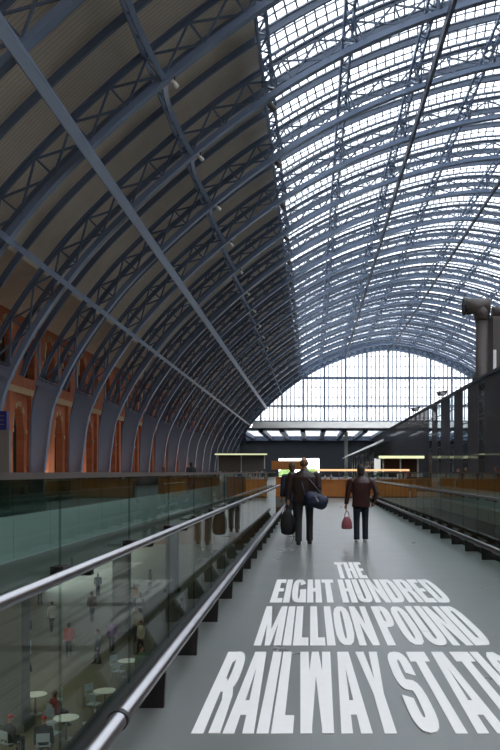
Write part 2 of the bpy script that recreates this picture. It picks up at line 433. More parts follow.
# ------------------------------------------------------------------ glazed end screen
win = struct(empty('window_1'))
def arch_z(x, off=0.0):
    best = None; u = abs(x-CX)
    for a, b in zip(_raw[:len(_raw)//2+1], _raw[1:len(_raw)//2+2]):
        d0, d1 = CX-a.x, CX-b.x
        if d1 <= u <= d0: return a.y + (b.y-a.y)*(d0-u)/(d0-d1+1e-9)
    return _raw[len(_raw)//2].y
ZB = 11.9 + EYE; YS = YEND + .35
m = MB(); n = 60; xs = [CX-31.3 + 62.6*i/n for i in range(n+1)]
vs = []
for x in xs: vs += [(x, YS+.15, ZB), (x, YS+.15, max(ZB+.01, arch_z(x)+.2))]
m.add(vs, [(2*i, 2*i+2, 2*i+3, 2*i+1) for i in range(n)]); m.obj('glass_pane', M['glass_roof'], win)
m = MB(); m2 = MB()
k = -6
for k in range(-6, 7):
    x = CX + .25 + 5.05*k
    if abs(x-CX) < 31: m.box(x-.22, x+.22, YS-.15, YS+.3, ZB, arch_z(x)+.1)
    for j in (1,2,3,4):
        xx = x + 5.05*j/5
        if abs(xx-CX) < 31: m2.box(xx-.11, xx+.11, YS, YS+.2, ZB, arch_z(xx)+.1)
def half_at(z):
    for a, b in zip(_raw, _raw[1:]):
        if a.y <= z <= b.y: return CX-a.x
    return 0
for z in (ZB+.15, 15.7+EYE, 22.3+EYE):
    w = half_at(z); m.box(CX-w, CX+w, YS-.17, YS+.32, z-.22, z+.22)
z = ZB + .9
while z < 30:
    w = half_at(z)
    if w > 1: m2.box(CX-w, CX+w, YS+.02, YS+.18, z-.055, z+.055)
    z += 2.45
m.obj('mullion', M['steel'], win); m2.obj('glazing_bar', M['steel_dark'], win)

# ------------------------------------------------------------------ platform extension beyond the screen
m = MB(); m.prism([(YEND-6.2,10.05+EYE),(YEND-6.2,10.2+EYE),(YEND-.2,11.95+EYE),(YEND+1,11.95+EYE),(YEND+1,10.5+EYE)], 'x', CX-31.8, CX+31.8); struct(m.obj('trim_1', M['beam']))
m = MB()
x = -22
while x < 58:
    m.box(x-.55, x+.55, YEND+1, YEND+46, 9.5+EYE, 10.5+EYE); x += 5.0
m.box(-22, 58, YEND+44, YEND+46, 9.2+EYE, 10.5+EYE); m.box(-22, 58, YEND+1, YEND+7, 10.1+EYE, 10.6+EYE)
r = empty('trim_2'); struct(r); m.obj('canopy_beam', M['steel_dark'], r)
m = MB(); m.box(-22, 58, YEND+7, YEND+44, 10.5+EYE, 10.53+EYE); m.obj('skylight_glass', M['glass_roof'], r)
m = MB(); m.box(-30, 62, YEND+46, YEND+46.6, 4.0+EYE, 10.6+EYE); m.box(-30, -9.5, YEND+46, YEND+46.6, 0, 4.0+EYE); m.box(2.4, 62, YEND+46, YEND+46.6, 0, 4.0+EYE); m.box(-21.5, -20.9, YEND+.6, YEND+46, 0, 10.6+EYE); m.box(57, 57.6, YEND+.6, YEND+46, 0, 10.6+EYE); struct(m.obj('wall_back', mat('charcoal_cladding', (.018,.021,.026), .6)))
for i, x in enumerate((8.4, 20.5, 32)):
    m = MB(); m.tube([(x, YEND+1.6, 0), (x, YEND+1.6, 9.5+EYE)], .42 if i == 0 else .3, 12)
    m.tube([(x, YEND+1.6, 0), (x, YEND+1.6, .5)], .6, 12)
    tag(m.obj('platform_column', M['beam']), ['pale round column under the beam of the end screen, nearest the walkway', 'pale round column under the end screen behind the dark screen wall', 'pale round column under the end screen, farthest from the walkway'][i].replace('nearest', 'next to').replace('farthest', 'most distant'), 'column', 'columns below the end screen')

m = MB()
for sg in (-1, 1):
    for (a, b, z0, z1) in ((33.6, 39.6, 8, 16.5), (36.3, 39.6, 0, 8)):
        xa, xb = sorted((CX+sg*a, CX+sg*b)); m.box(xa, xb, YEND+.75, YEND+.95, z0, z1)
struct(m.obj('wall_end', M['steel_dark']))
# ------------------------------------------------------------------ floors
GL, GR = -1.18, 3.12            # glass lines of the walkway
VL, VR = -4.9, 6.9              # far edges of the two openings
YV = 45.0; YN = -6.0
m = MB()
m.box(GL-.03, GR+.03, YN, YV+.01, -.5, 0)
m.box(-20.7, VL, YN, YV+.01, -.5, 0); m.box(VR, 56.9, YN, YV+.01, -.5, 0)
m.box(-20.7, 56.9, YV, 262, -.5, 0); m.box(-20.7, 56.9, Y0, YN, -.5, 0)
struct(m.obj('floor', M['floor']))
m = MB(); m.box(-34, 60, Y0, 100, -7.9, -7.5); struct(m.obj('floor_lower', M['lower']))
m = MB(); m.box(-34.3, -34, Y0, 100, -7.5, -.5); m.box(60, 60.3, Y0, 100, -7.5, -.5); m.box(-34, 60, 100, 100.3, -7.5, -.5); m.box(-34, 60, Y0-.3, Y0, -7.5, -.5)
struct(m.obj('wall_lower', mat('undercroft_brick', (.22,.12,.07), .8, var=.3, scale=.5)))
m = MB(); m.box(-200, 240, 262, 700, -1.2, -.6); struct(m.obj('ground', mat('track_ballast', (.25,.24,.2), .9, var=.2)))

# ------------------------------------------------------------------ brick walls
def arch_pts(yc, w, zs, rise, n=9):
    out = []
    for i in range(n):     # pointed arch: two arcs
        t = i/(n-1); a = -1 + 2*t
        u = abs(a); out.append((yc + a*w/2, zs + rise*math.sqrt(max(0, 1-u**1.7))))
    return out
def wall(name, X, sgn):
    """wall plane at X, facing +x when sgn = 1"""
    root = struct(empty(name))
    m = MB(); st = MB(); rec = MB()
    def rect(y0, y1, z0, z1, x=X): m.add([(x,y0,z0),(x,y1,z0),(x,y1,z1),(x,y0,z1)], [(0,1,2,3) if sgn > 0 else (3,2,1,0)])
    def opening(y0, y1, z0, z1, yc, w, zb, zs, rise, trim=.28):
        A = arch_pts(yc, w, zs, rise)
        rect(y0, yc-w/2, z0, z1); rect(yc+w/2, y1, z0, z1)
        if zb > z0: rect(yc-w/2, yc+w/2, z0, zb)
        for (a, b) in zip(A, A[1:]): m.add([(X,a[0],a[1]),(X,b[0],b[1]),(X,b[0],z1),(X,a[0],z1)], [(0,1,2,3) if sgn > 0 else (3,2,1,0)])
        path = [(yc-w/2, zb)] + A + [(yc+w/2, zb)]
        D = .55*sgn
        for (a, b) in zip(path, path[1:]): m.add([(X,a[0],a[1]),(X,b[0],b[1]),(X-D,b[0],b[1]),(X-D,a[0],a[1])], [(3,2,1,0) if sgn > 0 else (0,1,2,3)])
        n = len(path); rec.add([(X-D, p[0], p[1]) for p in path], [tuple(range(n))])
        for i, (a, b) in enumerate(zip(A, A[1:])):     # voussoirs
            c = Vector((yc, zs)); pa, pb = Vector(a), Vector(b)
            na = (pa-c).normalized()*trim; nb = (pb-c).normalized()*trim
            poly = [tuple(pa), tuple(pb), tuple(pb+nb), tuple(pa+na)]
            if i % 2 == 0: st.prism(poly, 'x', X-.02*sgn, X+.10*sgn)
        st.box(min(X-.02,X+.14*sgn), max(X-.02,X+.14*sgn), yc-w/2-.3, yc-w/2, zs-.25, zs); st.box(min(X-.02,X+.14*sgn), max(X-.02,X+.14*sgn), yc+w/2, yc+w/2+.3, zs-.25, zs)
    ZT = zd - .9
    y = YEND - BAY/2 + .7
    rect(y, YEND, 0, ZT)
    while y > Y0+1:
        ya = max(y-BAY, Y0); 
        yc = y - BAY/2
        opening(ya, y, 0, 7.0, yc, 2.3, .9, 4.5, 1.7)
        opening(ya, yc, 7.5, ZT, yc-BAY/4+.05, 2.3, 8.3, 10.3, 1.6, .34); opening(yc, y, 7.5, ZT, yc+BAY/4-.05, 2.3, 8.3, 10.3, 1.6, .34)
        # pilasters beside the ribs, window bars
        xa, xb = sorted((X, X+.3*sgn))
        m.box(xa, xb, y-.75, y+.75, 0, 7.0); m.box(xa, xb, yc-2.3, yc-1.8, 0, 7.0); m.box(xa, xb, yc+1.8, yc+2.3, 0, 7.0)
        y -= BAY
    rect(Y0, YEND, 7.0, 7.5)
    xa, xb = sorted((X-.05, X+.32*sgn)); st.box(xa, xb, Y0, YEND, 7.02, 7.45)
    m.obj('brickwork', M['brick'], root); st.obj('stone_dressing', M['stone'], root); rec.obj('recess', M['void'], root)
    bk = MB(); xa, xb = sorted((X-.6*sgn, X-1.0*sgn)); bk.box(xa, xb, Y0, YEND+.5, -.5, zd+.6); bk.obj('backing', M['brick'], root)
    return root
wall('wall_left', -20.7, 1); wall('wall_right', 2*CX+20.7, -1)
m = MB(); m.box(-21.5, 57.5, Y0-.5, Y0, -.5, 33); struct(m.obj('wall_front', mat('entrance_brick', (.30,.13,.07), .85, var=.2)))

# ------------------------------------------------------------------ balustrades along the walkway
def balustrade(name, label, X, sgn, y1, y0=.9):
    """glass line at X, rails on the walkway side (sgn = +1: rails at larger x)"""
    r = thing(name, label, 'balustrade', (X, y0, 0))
    P = 1.43; n = int((y1-y0)/P); L = n*P
    def place(o): pass
    for k in range(n):
        m = MB(); m.box(-.009, .009, k*P+.008, (k+1)*P-.008, .02, 1.44); m.obj('glass_panel', M['glass'], r)
    m = MB(); m.box(-.022, .022, 0, L, 1.44, 1.468); m.obj('edge_strip', M['cap'], r)
    m = MB(); m.box(-.05, .05, 0, L, 0, .10); m.obj('base_channel', M['dark_metal'], r)
    hx = sgn*.15; kx = sgn*.223
    m = MB(); m.tube([(hx, 0, 1.036), (hx, L, 1.036)], .025, 14); hr = m.obj('handrail', M['chrome'], r)
    m = MB(); m.tube([(kx, 0, .238), (kx, L, .238)], .046, 16)
    kr = m.obj('kick_rail', M['chrome'], r)
    m = MB()
    yy = 3.05
    m.tube([(kx, yy, .238), (kx, yy+.05, .238)], .053, 16); m.obj('joint_collar', M['dark_metal'], kr)
    for k in range(n+1):
        y = min(max(k*P, .05), L-.05)
        m = MB(); m.box(min(0,hx), max(0,hx), y-.012, y+.012, .985, 1.005); m.tube([(hx, y, .99), (hx, y, 1.03)], .01, 8)
        m.box(-.03, .03, y-.05, y+.05, .96, 1.03)
        m.obj('handrail_bracket', M['dark_metal'], r)
    for k in range(n-1):
        y = k*P + 1.24
        m = MB(); p = [(sgn*a, b) for a, b in ((.03,0),(.262,0),(.275,.22),(.16,.22))]
        m.prism(p, 'y', y-.02, y+.02); m.obj('rail_foot', M['dark_metal'], r)
    return r
balustrade('glass_balustrade', 'glass balustrade with steel handrail and kick rail on the brick wall side of the walkway', GL, 1, 27.5)
balustrade('glass_balustrade', 'glass balustrade with steel handrail and kick rail on the dark screen side of the walkway', GR, -1, 44.6, 5.0)
def far_balustrade(X, label, y0, y1):
    r = thing('frosted_balustrade', label, 'balustrade', (X, y0, 0), 0)
    P = 1.9; n = int((y1-y0)/P)
    for k in range(n):
        m = MB(); m.box(-.01, .01, k*P+.01, (k+1)*P-.01, .74, 1.42); m.obj('clear_panel', M['glass_far'], r)
        m = MB(); m.box(-.012, .012, k*P+.01, (k+1)*P-.01, .0, .73); m.obj('frosted_panel', M['glass_frost'], r)
    m = MB(); m.box(-.03, .03, 0, n*P, 1.42, 1.46); m.obj('top_rail', M['cap'], r)
far_balustrade(VL-.1, 'frosted teal glass balustrade across the opening on the brick wall side', 2.0, YV-.1)
far_balustrade(VR+.1, 'frosted teal glass balustrade across the opening on the dark screen side', 8.0, YV-.1)
# slab fascias
m = MB()
for x in (GL-.05, GR+.04): m.box(x, x+.01, YN, YV, -.75, .0)
struct(m.obj('trim_3', M['slab']))

# ------------------------------------------------------------------ floor lettering
def ring(pts_o, pts_i): return [[a, b, d, c] for a, b, c, d in zip(pts_o, pts_o[1:], pts_i, pts_i[1:])]
def sup(cx, cy, rx, ry, a0, a1, n=14, e=2.8):
    out = []
    for i in range(n+1):
        t = math.radians(a0+(a1-a0)*i/n); c, s = math.cos(t), math.sin(t)
        out.append((cx+rx*math.copysign(abs(c)**(2/e), c), cy+ry*math.copysign(abs(s)**(2/e), s)))
    return out
S_, H_ = .42, .165
def rect(x0, y0, x1, y1): return [(x0,y0),(x1,y0),(x1,y1),(x0,y1)]
def bowl(cx, cy, rx, ry, a0, a1, s=S_, h=.135): return ring(sup(cx,cy,rx,ry,a0,a1), sup(cx,cy,rx-s,ry-h,a0,a1))
G = {
 'I': (S_, [rect(0,0,S_,1)]),
 'T': (.92, [rect(.92/2-S_/2,0,.92/2+S_/2,1-H_), rect(0,1-H_,.92,1)]),
 'H': (1, [rect(0,0,S_,1), rect(1-S_,0,1,1), rect(S_,.43,1-S_,.58)]),
 'E': (.78, [rect(0,0,S_,1), rect(S_,0,.78,H_), rect(S_,1-H_,.78,1), rect(S_,.43,.74,.57)]),
 'L': (.76, [rect(0,0,S_,1), rect(S_,0,.76,H_)]),
 'O': (1, bowl(.5,.5,.5,.5,0,360)),
 'U': (1, bowl(.5,.3,.5,.3,180,360) + [rect(0,.3,S_,1), rect(1-S_,.3,1,1)]),
 'D': (1, [rect(0,0,S_,1), rect(S_,0,.52,H_), rect(S_,1-H_,.52,1)] + bowl(.5,.5,.5,.5,-90,90)),
 'G': (1, bowl(.5,.5,.5,.5,28,335) + [rect(.56,.38,1,.52), rect(1-S_,0,1,.38)]),
 'P': (.96, [rect(0,0,S_,1), rect(S_,1-H_,.5,1), rect(S_,.40,.5,.40+H_)] + bowl(.48,.70,.48,.30,-90,90)),
 'R': (1, [rect(0,0,S_,1), rect(S_,1-H_,.5,1), rect(S_,.42,.5,.42+H_)] + bowl(.5,.71,.5,.29,-90,90) + [[(.60,0),(1.0,0),(.97,.38),(.85,.50),(.50,.44),(.62,.32)]]),
 'N': (1.02, [rect(0,0,.36,1), rect(.66,0,1.02,1), [(.36,1),(.36,.52),(.66,0),(.66,.48)]]),
 'M': (1.34, [rect(0,0,.36,1), rect(.98,0,1.34,1), [(.36,1),(.36,.5),(.54,0),(.67,0),(.67,.36)], [(.98,1),(.67,.36),(.67,0),(.80,0),(.98,.5)]]),
 'W': (1.5, [[(0,1),(.17,0),(.58,0),(.41,1)], [(.19,0),(.56,0),(.75,.62),(.75,1),(.58,1)], [(.94,0),(1.31,0),(.92,1),(.75,1),(.75,.62)], [(.92,0),(1.33,0),(1.5,1),(1.09,1)]]),
 'A': (1.08, [[(0,0),(.40,0),(.54,.74),(.54,1),(.26,1)], [(.68,0),(1.08,0),(.82,1),(.54,1),(.54,.74)], rect(.36,.17,.72,.32)]),
 'Y': (1.08, [rect(.33,0,.75,.45), [(0,1),(.33,.40),(.72,.40),(.54,.58),(.41,1)], [(1.08,1),(.67,1),(.54,.58),(.36,.40),(.75,.40)]]),
 'S': (1, bowl(.5,.715,.5,.285,-12,270) + bowl(.5,.285,.5,.285,90,-192)),
}
def lettering(text, x0, x1, y0, y1, label):
    r = thing('floor_lettering', label, 'lettering', (x0, y0, 0), 0, 'white words painted on the walkway floor')
    gap, sp = .085, .36; tot = 0
    for i, c in enumerate(text):
        tot += sp if c == ' ' else G[c][0]
        if i < len(text)-1 and c != ' ' and text[i+1] != ' ': tot += gap
    k = (x1-x0)/tot; x = 0
    for i, c in enumerate(text):
        if c == ' ': x += sp; continue
        m = MB()
        for ip, poly in enumerate(G[c][1]):
            pp = [((x+px)*k, py*(y1-y0)) for px, py in poly]
            a = sum(pp[j][0]*pp[(j+1)%len(pp)][1]-pp[(j+1)%len(pp)][0]*pp[j][1] for j in range(len(pp)))
            if a < 0: pp = pp[::-1]
            m.prism(pp, 'z', .0005, .003+.0002*ip)
        m.obj('letter', M['white'], r)
        x += G[c][0]
        if i < len(text)-1 and text[i+1] != ' ': x += gap
lettering('THE', .37, .79, 11.05, 13.0, 'short white word of three letters at the top of the floor inscription')
lettering('EIGHT HUNDRED', -.465, 1.61, 9.0, 10.92, 'white line reading eight hundred, painted under the shortest word on the floor')
lettering('MILLION POUND', -.486, 1.565, 6.77, 8.74, 'white line reading million pound on the grey walkway floor')
lettering('RAILWAY STATION', -.674, 1.715, 4.49, 6.53, 'largest white floor line, reading railway station across the walkway')

# ------------------------------------------------------------------ wood-clad counter across the end of the openings
def counter(label, x0, x1, y, h, npan, lit):
    r = thing('wooden_counter', label, 'counter', (0, y, 0), 0)
    m = MB(); w = (x1-x0)/npan
    m.box(x0, x1, .08, .7, 0, h-.08); m.obj('carcass', M['wood_dark'], r)
    for k in range(npan):
        m = MB(); m.box(x0+k*w+.03, x0+(k+1)*w-.03, 0, .08, .06, h-.10); m.obj('front_panel', M['wood'], r)
    m = MB(); m.box(x0-.05, x1+.05, -.06, .8, h-.08, h); m.obj('worktop', M['wood'], r)
    if lit:
        m = MB()
        for x in [x0 + .1 + (x1-x0-.2)*i/4 for i in range(5)]: m.tube([(x,.1,h),(x,.1,h+.51)], .025, 8)
        m.obj('post', M['wood_dark'], r)
        m = MB(); m.box(x0, x1, -.05, .6, h+.48, h+.56); m.obj('shelf', M['wood_dark'], r)
        m = MB(); m.box(x0, x1, -.07, -.05, h+.46, h+.57); m.obj('light_strip', M['strip_warm'], r)
counter('orange wood panelled counter across the end of the walkway with a lit shelf', .2, 5.6, YV+.6, 1.06, 3, True)
counter('brown wood counter closing the opening beside the brick wall side balustrade', -4.8, -1.25, YV+.6, 1.2, 4, False)
counter('brown wood counter closing the opening by the dark screen wall', 5.8, 8.6, YV+.7, 1.1, 3, False)
# glassware and boxes on the counter
for i, (x, h, c) in enumerate(((.8,.22,'beam'),(1.15,.3,'gutter'),(2.4,.26,'sign_grey'),(2.9,.18,'beam'),(4.2,.3,'gutter'))):
    m = MB(); m.loft([(x,YV+.9,1.06,.07,.07),(x,YV+.9,1.06+h*.6,.08,.08),(x,YV+.9,1.06+h*.8,.03,.03),(x,YV+.9,1.06+h,.03,.03)], 10)
    tag(m.obj('jug', M[c]), '%s small jug along the shelf of the orange wooden counter' % ordinal(i+1), 'jug', 'jugs on the lit counter')

# ------------------------------------------------------------------ kiosks and platform clutter
def kiosk(label, x0, x1, y, zb, zt, strip, body, group='lit kiosks along the platforms'):
    r = thing('kiosk', label, 'kiosk', (0, y, 0), 0, group)
    m = MB(); m.box(x0, x1, 0, 1.2, 0, zb); m.obj('counter', M[body], r)
    for x in (x0+.1, x1-.1, (x0+x1)/2):
        m = MB(); m.box(x-.06, x+.06, .1, .22, zb, zt-.25); m.obj('post', M['beam'], r)
    m = MB(); m.box(x0-.3, x1+.3, -.6, 1.8, zt-.25, zt); m.obj('canopy', M['steel_dark'], r)
    m = MB(); m.box(x0-.3, x1+.3, -.64, -.6, zt-.24, zt-.04); m.obj('light_strip', M[strip], r)
    m = MB(); m.box(x0, x1, 1.2, 1.3, 0, zt-.25); m.obj('back_board', M['wood_dark' if body != 'beam' else 'sign_grey'], r)
    n = int((x1-x0)/.8)
    for k in range(n):
        m = MB(); x = x0+.4+k*.8; m.loft([(x,.6,zb,.16,.16),(x,.6,zb+.3,.18,.18),(x,.6,zb+.36,.1,.1)], 8)
        m.obj('display', M[['beam','wood','navy_sign','stone'][k % 4]], r)
kiosk('kiosk with pale yellow lit canopy before the brick wall at the end of the shed', -14.3, -7.0, 122, 1.2, 4.3, 'strip_yellow', 'beam')
kiosk('kiosk with a warm lit canopy on the platform beside the dark screen', 5.5, 8.4, 62, 1.0, 2.75, 'strip_yellow', 'wood_dark')
r = thing('kiosk', 'brown timber kiosk with a deep wooden fascia beyond the two walkers', 'kiosk', (0, 60, 0), 0, 'lit kiosks along the platforms')
m = MB(); m.box(-2.7, -.8, 0, 1.2, 0, 1.1); m.obj('counter', M['wood_dark'], r)
for x in (-2.75, -.7):
    m = MB(); m.box(x-.06, x+.06, 0, .12, 0, 1.65); m.obj('post', M['wood_dark'], r)
m = MB(); m.box(-2.95, -.5, -.4, 1.6, 1.65, 2.3); m.obj('fascia', M['wood'], r)

# white platform canopy edge and posts along the tracks
r = thing('platform_canopy', 'long white-edged platform canopy leading to the end screen', 'canopy', (8.0, 90, 0))
m = MB(); m.prism([(-.75,4.55),(-.70,4.5),(.15,4.95),(.15,5.2)], 'y', 0, 98); m.obj('fascia', M['white'], r)
m = MB(); m.box(.15, 3.4, 0, 98, 4.95, 5.15); m.obj('roof', M['steel_dark'], r)
for k in range(11):
    m = MB(); m.tube([(1.6, 2+k*9.4, 0), (1.6, 2+k*9.4, 4.95)], .12, 8); m.obj('post', M['beam'], r)
# train beside the platform
r = thing('train', 'reddish brown train standing under the white-edged platform canopy', 'train', (12.6, 88, 0))
prof = [(-1.4,.25),(-1.45,1.2),(-1.4,2.6),(-1.0,3.4),(0,3.65),(1.0,3.4),(1.4,2.6),(1.45,1.2),(1.4,.25)]
m = MB(); m.prism(prof, 'y', 0, 95); m.obj('body', M['wood_dark'], r)
m = MB(); m.box(-1.47, -1.40, .6, 94, 1.7, 2.35); m.obj('window_band', M['void'], r)
m = MB(); m.box(-1.1, 1.1, .2, 94.5, 0, .3); m.obj('underframe', M['dark_metal'], r)

# ------------------------------------------------------------------ dark glazed screen wall
r = thing('screen_wall', 'tall dark panelled glass screen with clear vertical slots along the platform', 'screen', (9.0, 30, 0))
ZW = 5.0 + EYE
y = 0.0; slots = {11.4, 15.9, 20.3, 25.4, 29.5}
edges = sorted(slots); cur = 0.0
for e in edges + [84]:
    m = MB()
    m.box(-.012, .012, cur+.02, e-.02, .15, ZW-.15); m.obj('dark_panel', M['glass_dark'], r)
    if e != 84:
        m = MB(); m.box(-.008, .008, e, e+1.5, .15, ZW-.15); m.obj('clear_slot', M['glass_slot'], r)
        m = MB()
        for z in (1.0, 2.1, 3.2, 4.3, 5.4): m.box(-.015, .015, e, e+1.5, z-.03, z+.03)
        m.obj('slot_bar', M['steel_dark'], r)
    cur = e + 1.5
m = MB(); m.box(-.12, .12, 0, 84, ZW-.15, ZW); m.obj('top_rail', M['steel_dark'], r)
m = MB(); m.box(-.10, .10, 0, 84, 0, .15); m.obj('base_rail', M['dark_metal'], r)
# floodlights on its top rail
def floodlight(name, loc, rz, label, group, sc=1.0):
    r = thing(name, label, 'floodlight', loc, rz, group)
    m = MB(); m.tube([(0,0,0),(0,0,.35*sc)], .05*sc, 8); m.obj('stem', M['dark_metal'], r)
    m = MB(); m.prism([(-.45*sc,.62*sc),(.5*sc,.78*sc),(.25*sc,.33*sc),(-.25*sc,.3*sc)], 'y', -.25*sc, .25*sc); m.obj('housing', M['duct'], r)
    m = MB(); m.box(-.2*sc, .2*sc, -.26*sc, -.25*sc, .4*sc, .58*sc); m.obj('lens', M['gutter'], r)
floodlight('floodlight', (9.0, 55, ZW), .2, 'dark floodlight on top of the screen wall, close to the duct', 'floodlights on the screen wall', .8)
floodlight('floodlight', (9.0, 69, ZW), .2, 'dark floodlight on top of the screen wall, farther along towards the end screen', 'floodlights on the screen wall', .8)
# small floodlights at the ribs
for k in range(8, 18):
    y = RIB_Y[k]
    p = P3(arc_of_dx(24.6), -.12, y+.0)
    r = thing('rib_lamp', 'small pale spotlight clamped under the %s arch rib from the end screen' % ordinal(k+1), 'spotlight', p, 0, 'spotlights on the ribs over the boards')
    m = MB(); m.tube([(0,0,.06),(0,0,-.22)], .04, 8); m.obj('bracket', M['dark_metal'], r)
    m = MB(); m.tube([(-.1,-.16,-.2),(.1,.16,-.34)], [.10,.13], 10); m.obj('housing', M['beam'], r)

for k in range(7, 17):
    p = P3(S_GL - .5, .25, RIB_Y[k] + 1.2)
    r = thing('edge_lamp', 'dark floodlight on the roof glass edge beside the %s rib from the end screen' % ordinal(k+1), 'floodlight', p, 0, 'floodlights along the edge of the roof glass')
    m = MB(); m.tube([(0,0,1.1),(0,0,-.1)], .05, 8); m.obj('bracket', M['dark_metal'], r)
    m = MB(); m.tube([(-.12,-.2,-.1),(.12,.2,-.32)], [.16,.22], 10); m.obj('housing', M['sign_grey'], r)

# ------------------------------------------------------------------ ventilation duct and tower behind the screen
r = thing('ventilation_duct', 'tall grey-brown ventilation duct with an elbow outlet rising behind the dark screen', 'duct', (9.62, 45.0, 0))
m = MB(); pts = [(0,0,0),(0,0,10.4)] ; m.tube(pts, .36, 20); m.obj('riser', M['duct'], r)
m = MB(); m.tube([(.40,0,10.78),(-.98,0,10.78)], .45, 20); m.tube([(.0,0,10.0),(0,0,10.8)], .44, 20); m.obj('outlet', M['duct'], r)
m = MB(); m.tube([(-.95,0,10.78),(-1.06,0,10.78)], .50, 20); m.obj('outlet_rim', M['dark_metal'], r)
m = MB(); m.tube([(-.95+.3*math.cos(t)*0,-.0+.32*math.cos(t),11.24+.22*math.sin(t)) for t in [math.pi*i/8 for i in range(9)]], .03, 6); m.obj('lifting_hoop', M['dark_metal'], r)
m = MB(); m.tube([(0,0,6.1),(0,0,6.9)], .52, 20); m.obj('joint_collar', M['dark_metal'], r)
r = thing('ventilation_tower', 'dark ventilation tower with pale cover strip standing beside the tall duct', 'tower', (11.02, 45.4, 0))
m = MB(); m.box(-.85, 1.9, -.7, 1.2, 0, 10.2); m.obj('casing', M['duct'], r)
m = MB(); m.tube([(-.75,-.1,10.45),(1.9,-.1,10.45)], .40, 16); m.obj('header', M['duct'], r)
m = MB(); m.tube([(.35,-.72,7.2),(.35,-.72,10.0)], .22, 12); m.tube([(1.3,-.72,7.2),(1.3,-.72,10.0)], .22, 12); m.obj('pipe', M['duct'], r)
m = MB()
for z in (2,3.2,4.4,5.6,7.0): m.box(-.9, 1.95, -.8, -.68, z, z+.12)
m.obj('band', M['dark_metal'], r)
m = MB(); m.box(-.85, -.68, -.78, -.70, 6.6, 8.3); m.obj('cover_strip', M['white'], r)

# ------------------------------------------------------------------ information totem beside the brick wall
r = thing('information_totem', 'grey information totem with a navy sign head before the brick wall', 'sign', (-12.35, 31.5, 0))
m = MB(); m.box(-.5, .5, -.12, .12, 0, 3.12); m.obj('post', M['sign_grey'], r)
m = MB(); m.box(-.55, .42, -.15, .15, 3.12, 3.86); sg = m.obj('sign_head', M['navy_sign'], r)
m = MB()
for i in range(3): m.box(-.3, .32, -.158, -.15, 3.32+i*.17, 3.35+i*.17)
m.obj('line_of_text', M['sign_grey'], sg)

# ------------------------------------------------------------------ added fill lamps that brighten the brick wall and the rib feet
for k in range(6, 19):
    y = RIB_Y[k] + BAY/2
    r = thing('fill_lamp', 'added fill light in a black floor box below the brick wall, beside the %s rib from the end screen' % ordinal(k+1), 'lamp', (-18.9, y+1.2, 0), 0, 'added fill lights along the brick wall')
    m = MB(); m.box(-.2, .2, -.3, .3, 0, .1); m.obj('base', M['dark_metal'], r)
    m = MB(); m.prism([(-.18,.1),(.18,.1),(.14,.5),(-.10,.38)], 'y', -.35, .35); m.obj('housing', M['dark_metal'], r)
    ld = bpy.data.lights.new('fill_light', 'AREA'); ld.energy = 60; ld.color = (1,.86,.70); ld.shape = 'RECTANGLE'; ld.size = .7; ld.size_y = .3; ld.spread = math.radians(150)
    lo = bpy.data.objects.new('fill_light', ld); COL.objects.link(lo); lo.parent = r; lo.location = (0, 0, .56)
    lo.rotation_euler = (0, math.radians(135), 0)

# ------------------------------------------------------------------ undercroft: columns, tables, lamps
for i, (x, y) in enumerate(((-10.4,28.0),(-10.4,44.0),(-10.4,60.0),(-10.4,14.0),(12,28),(12,44))):
    m = MB(); m.box(x-.42, x+.42, y-.42, y+.42, -7.5, -.5)
    m.box(x-.55, x+.55, y-.55, y+.55, -7.5, -7.2); m.box(x-.55, x+.55, y-.55, y+.55, -1.0, -.5)
    tag(m.obj('column', mat('column_grey', (.13,.13,.125), .6)), ['square grey column on the lower floor under the brick wall side, beside the shoppers', 'square grey column on the lower floor, one behind the shoppers', 'square grey column on the lower floor, third row back', 'square grey column on the lower floor, close under the near balustrade', 'square grey column on the lower floor under the dark screen', 'square grey column on the lower floor, second under the dark screen'][i], 'column', 'columns of the lower floor')
for i, (x, y) in enumerate([(x, y) for x in (-17,-8,8.5) for y in (12, 22, 32, 42)]):
    m = MB(); m.tube([(x,y,-.5),(x,y,-.58)], .35, 16); o = m.obj('ceiling_lamp', M['warm_lamp'])
    tag(o, 'round warm downlight under the upper floor, %s of those over the shops' % ordinal(i+1), 'lamp', 'downlights over the lower floor')
for i, (x, y) in enumerate(((-14, 30), (-12, 14), (10, 25))):
    ld = bpy.data.lights.new('shop_light', 'AREA'); ld.energy = 420; ld.color = (1,.88,.66); ld.shape = 'RECTANGLE'; ld.size = 8; ld.size_y = 16
    lo = bpy.data.objects.new('shop_light', ld); COL.objects.link(lo); lo.location = (x, y, -.75)
# shop fronts along the lower level
for i in range(5):
    y = 20 + i*9
    r = thing('shopfront', 'lit shop front on the lower floor, %s along beneath the brick wall' % ordinal(i+1), 'shop', (-20, y, -7.5), 0, 'shop fronts of the lower floor')
    m = MB(); m.box(-.4, 0, -4.3, 4.3, 0, .6); m.box(-.4, 0, -4.3, 4.3, 3.6, 6.8); m.box(-.4, 0, -4.3, -3.7, .6, 3.6); m.box(-.4, 0, 3.7, 4.3, .6, 3.6); m.obj('surround', M['stone'], r)
    m = MB(); m.box(-.3, -.26, -3.7, 3.7, .6, 3.6); m.obj('lit_window', mat('lit_window', (.9,.75,.45), .4, emit=((1,.8,.45), .45)), r)
    m = MB(); m.box(0, .08, -3.5, 3.5, 3.8, 4.5); m.obj('fascia', M['dark_metal'], r)
def cafe_table(x, y, label):
    r = thing('cafe_table', label, 'table', (x, y, -7.5), 0, 'round cafe tables of the lower floor')
    m = MB(); m.tube([(0,0,.72),(0,0,.75)], .42, 20); m.obj('tabletop', M['white'], r)
    m = MB(); m.tube([(0,0,.03),(0,0,.72)], .035, 8); m.obj('pedestal', M['chrome'], r)
    m = MB(); m.tube([(0,0,0),(0,0,.03)], .25, 16); m.obj('base', M['chrome'], r)
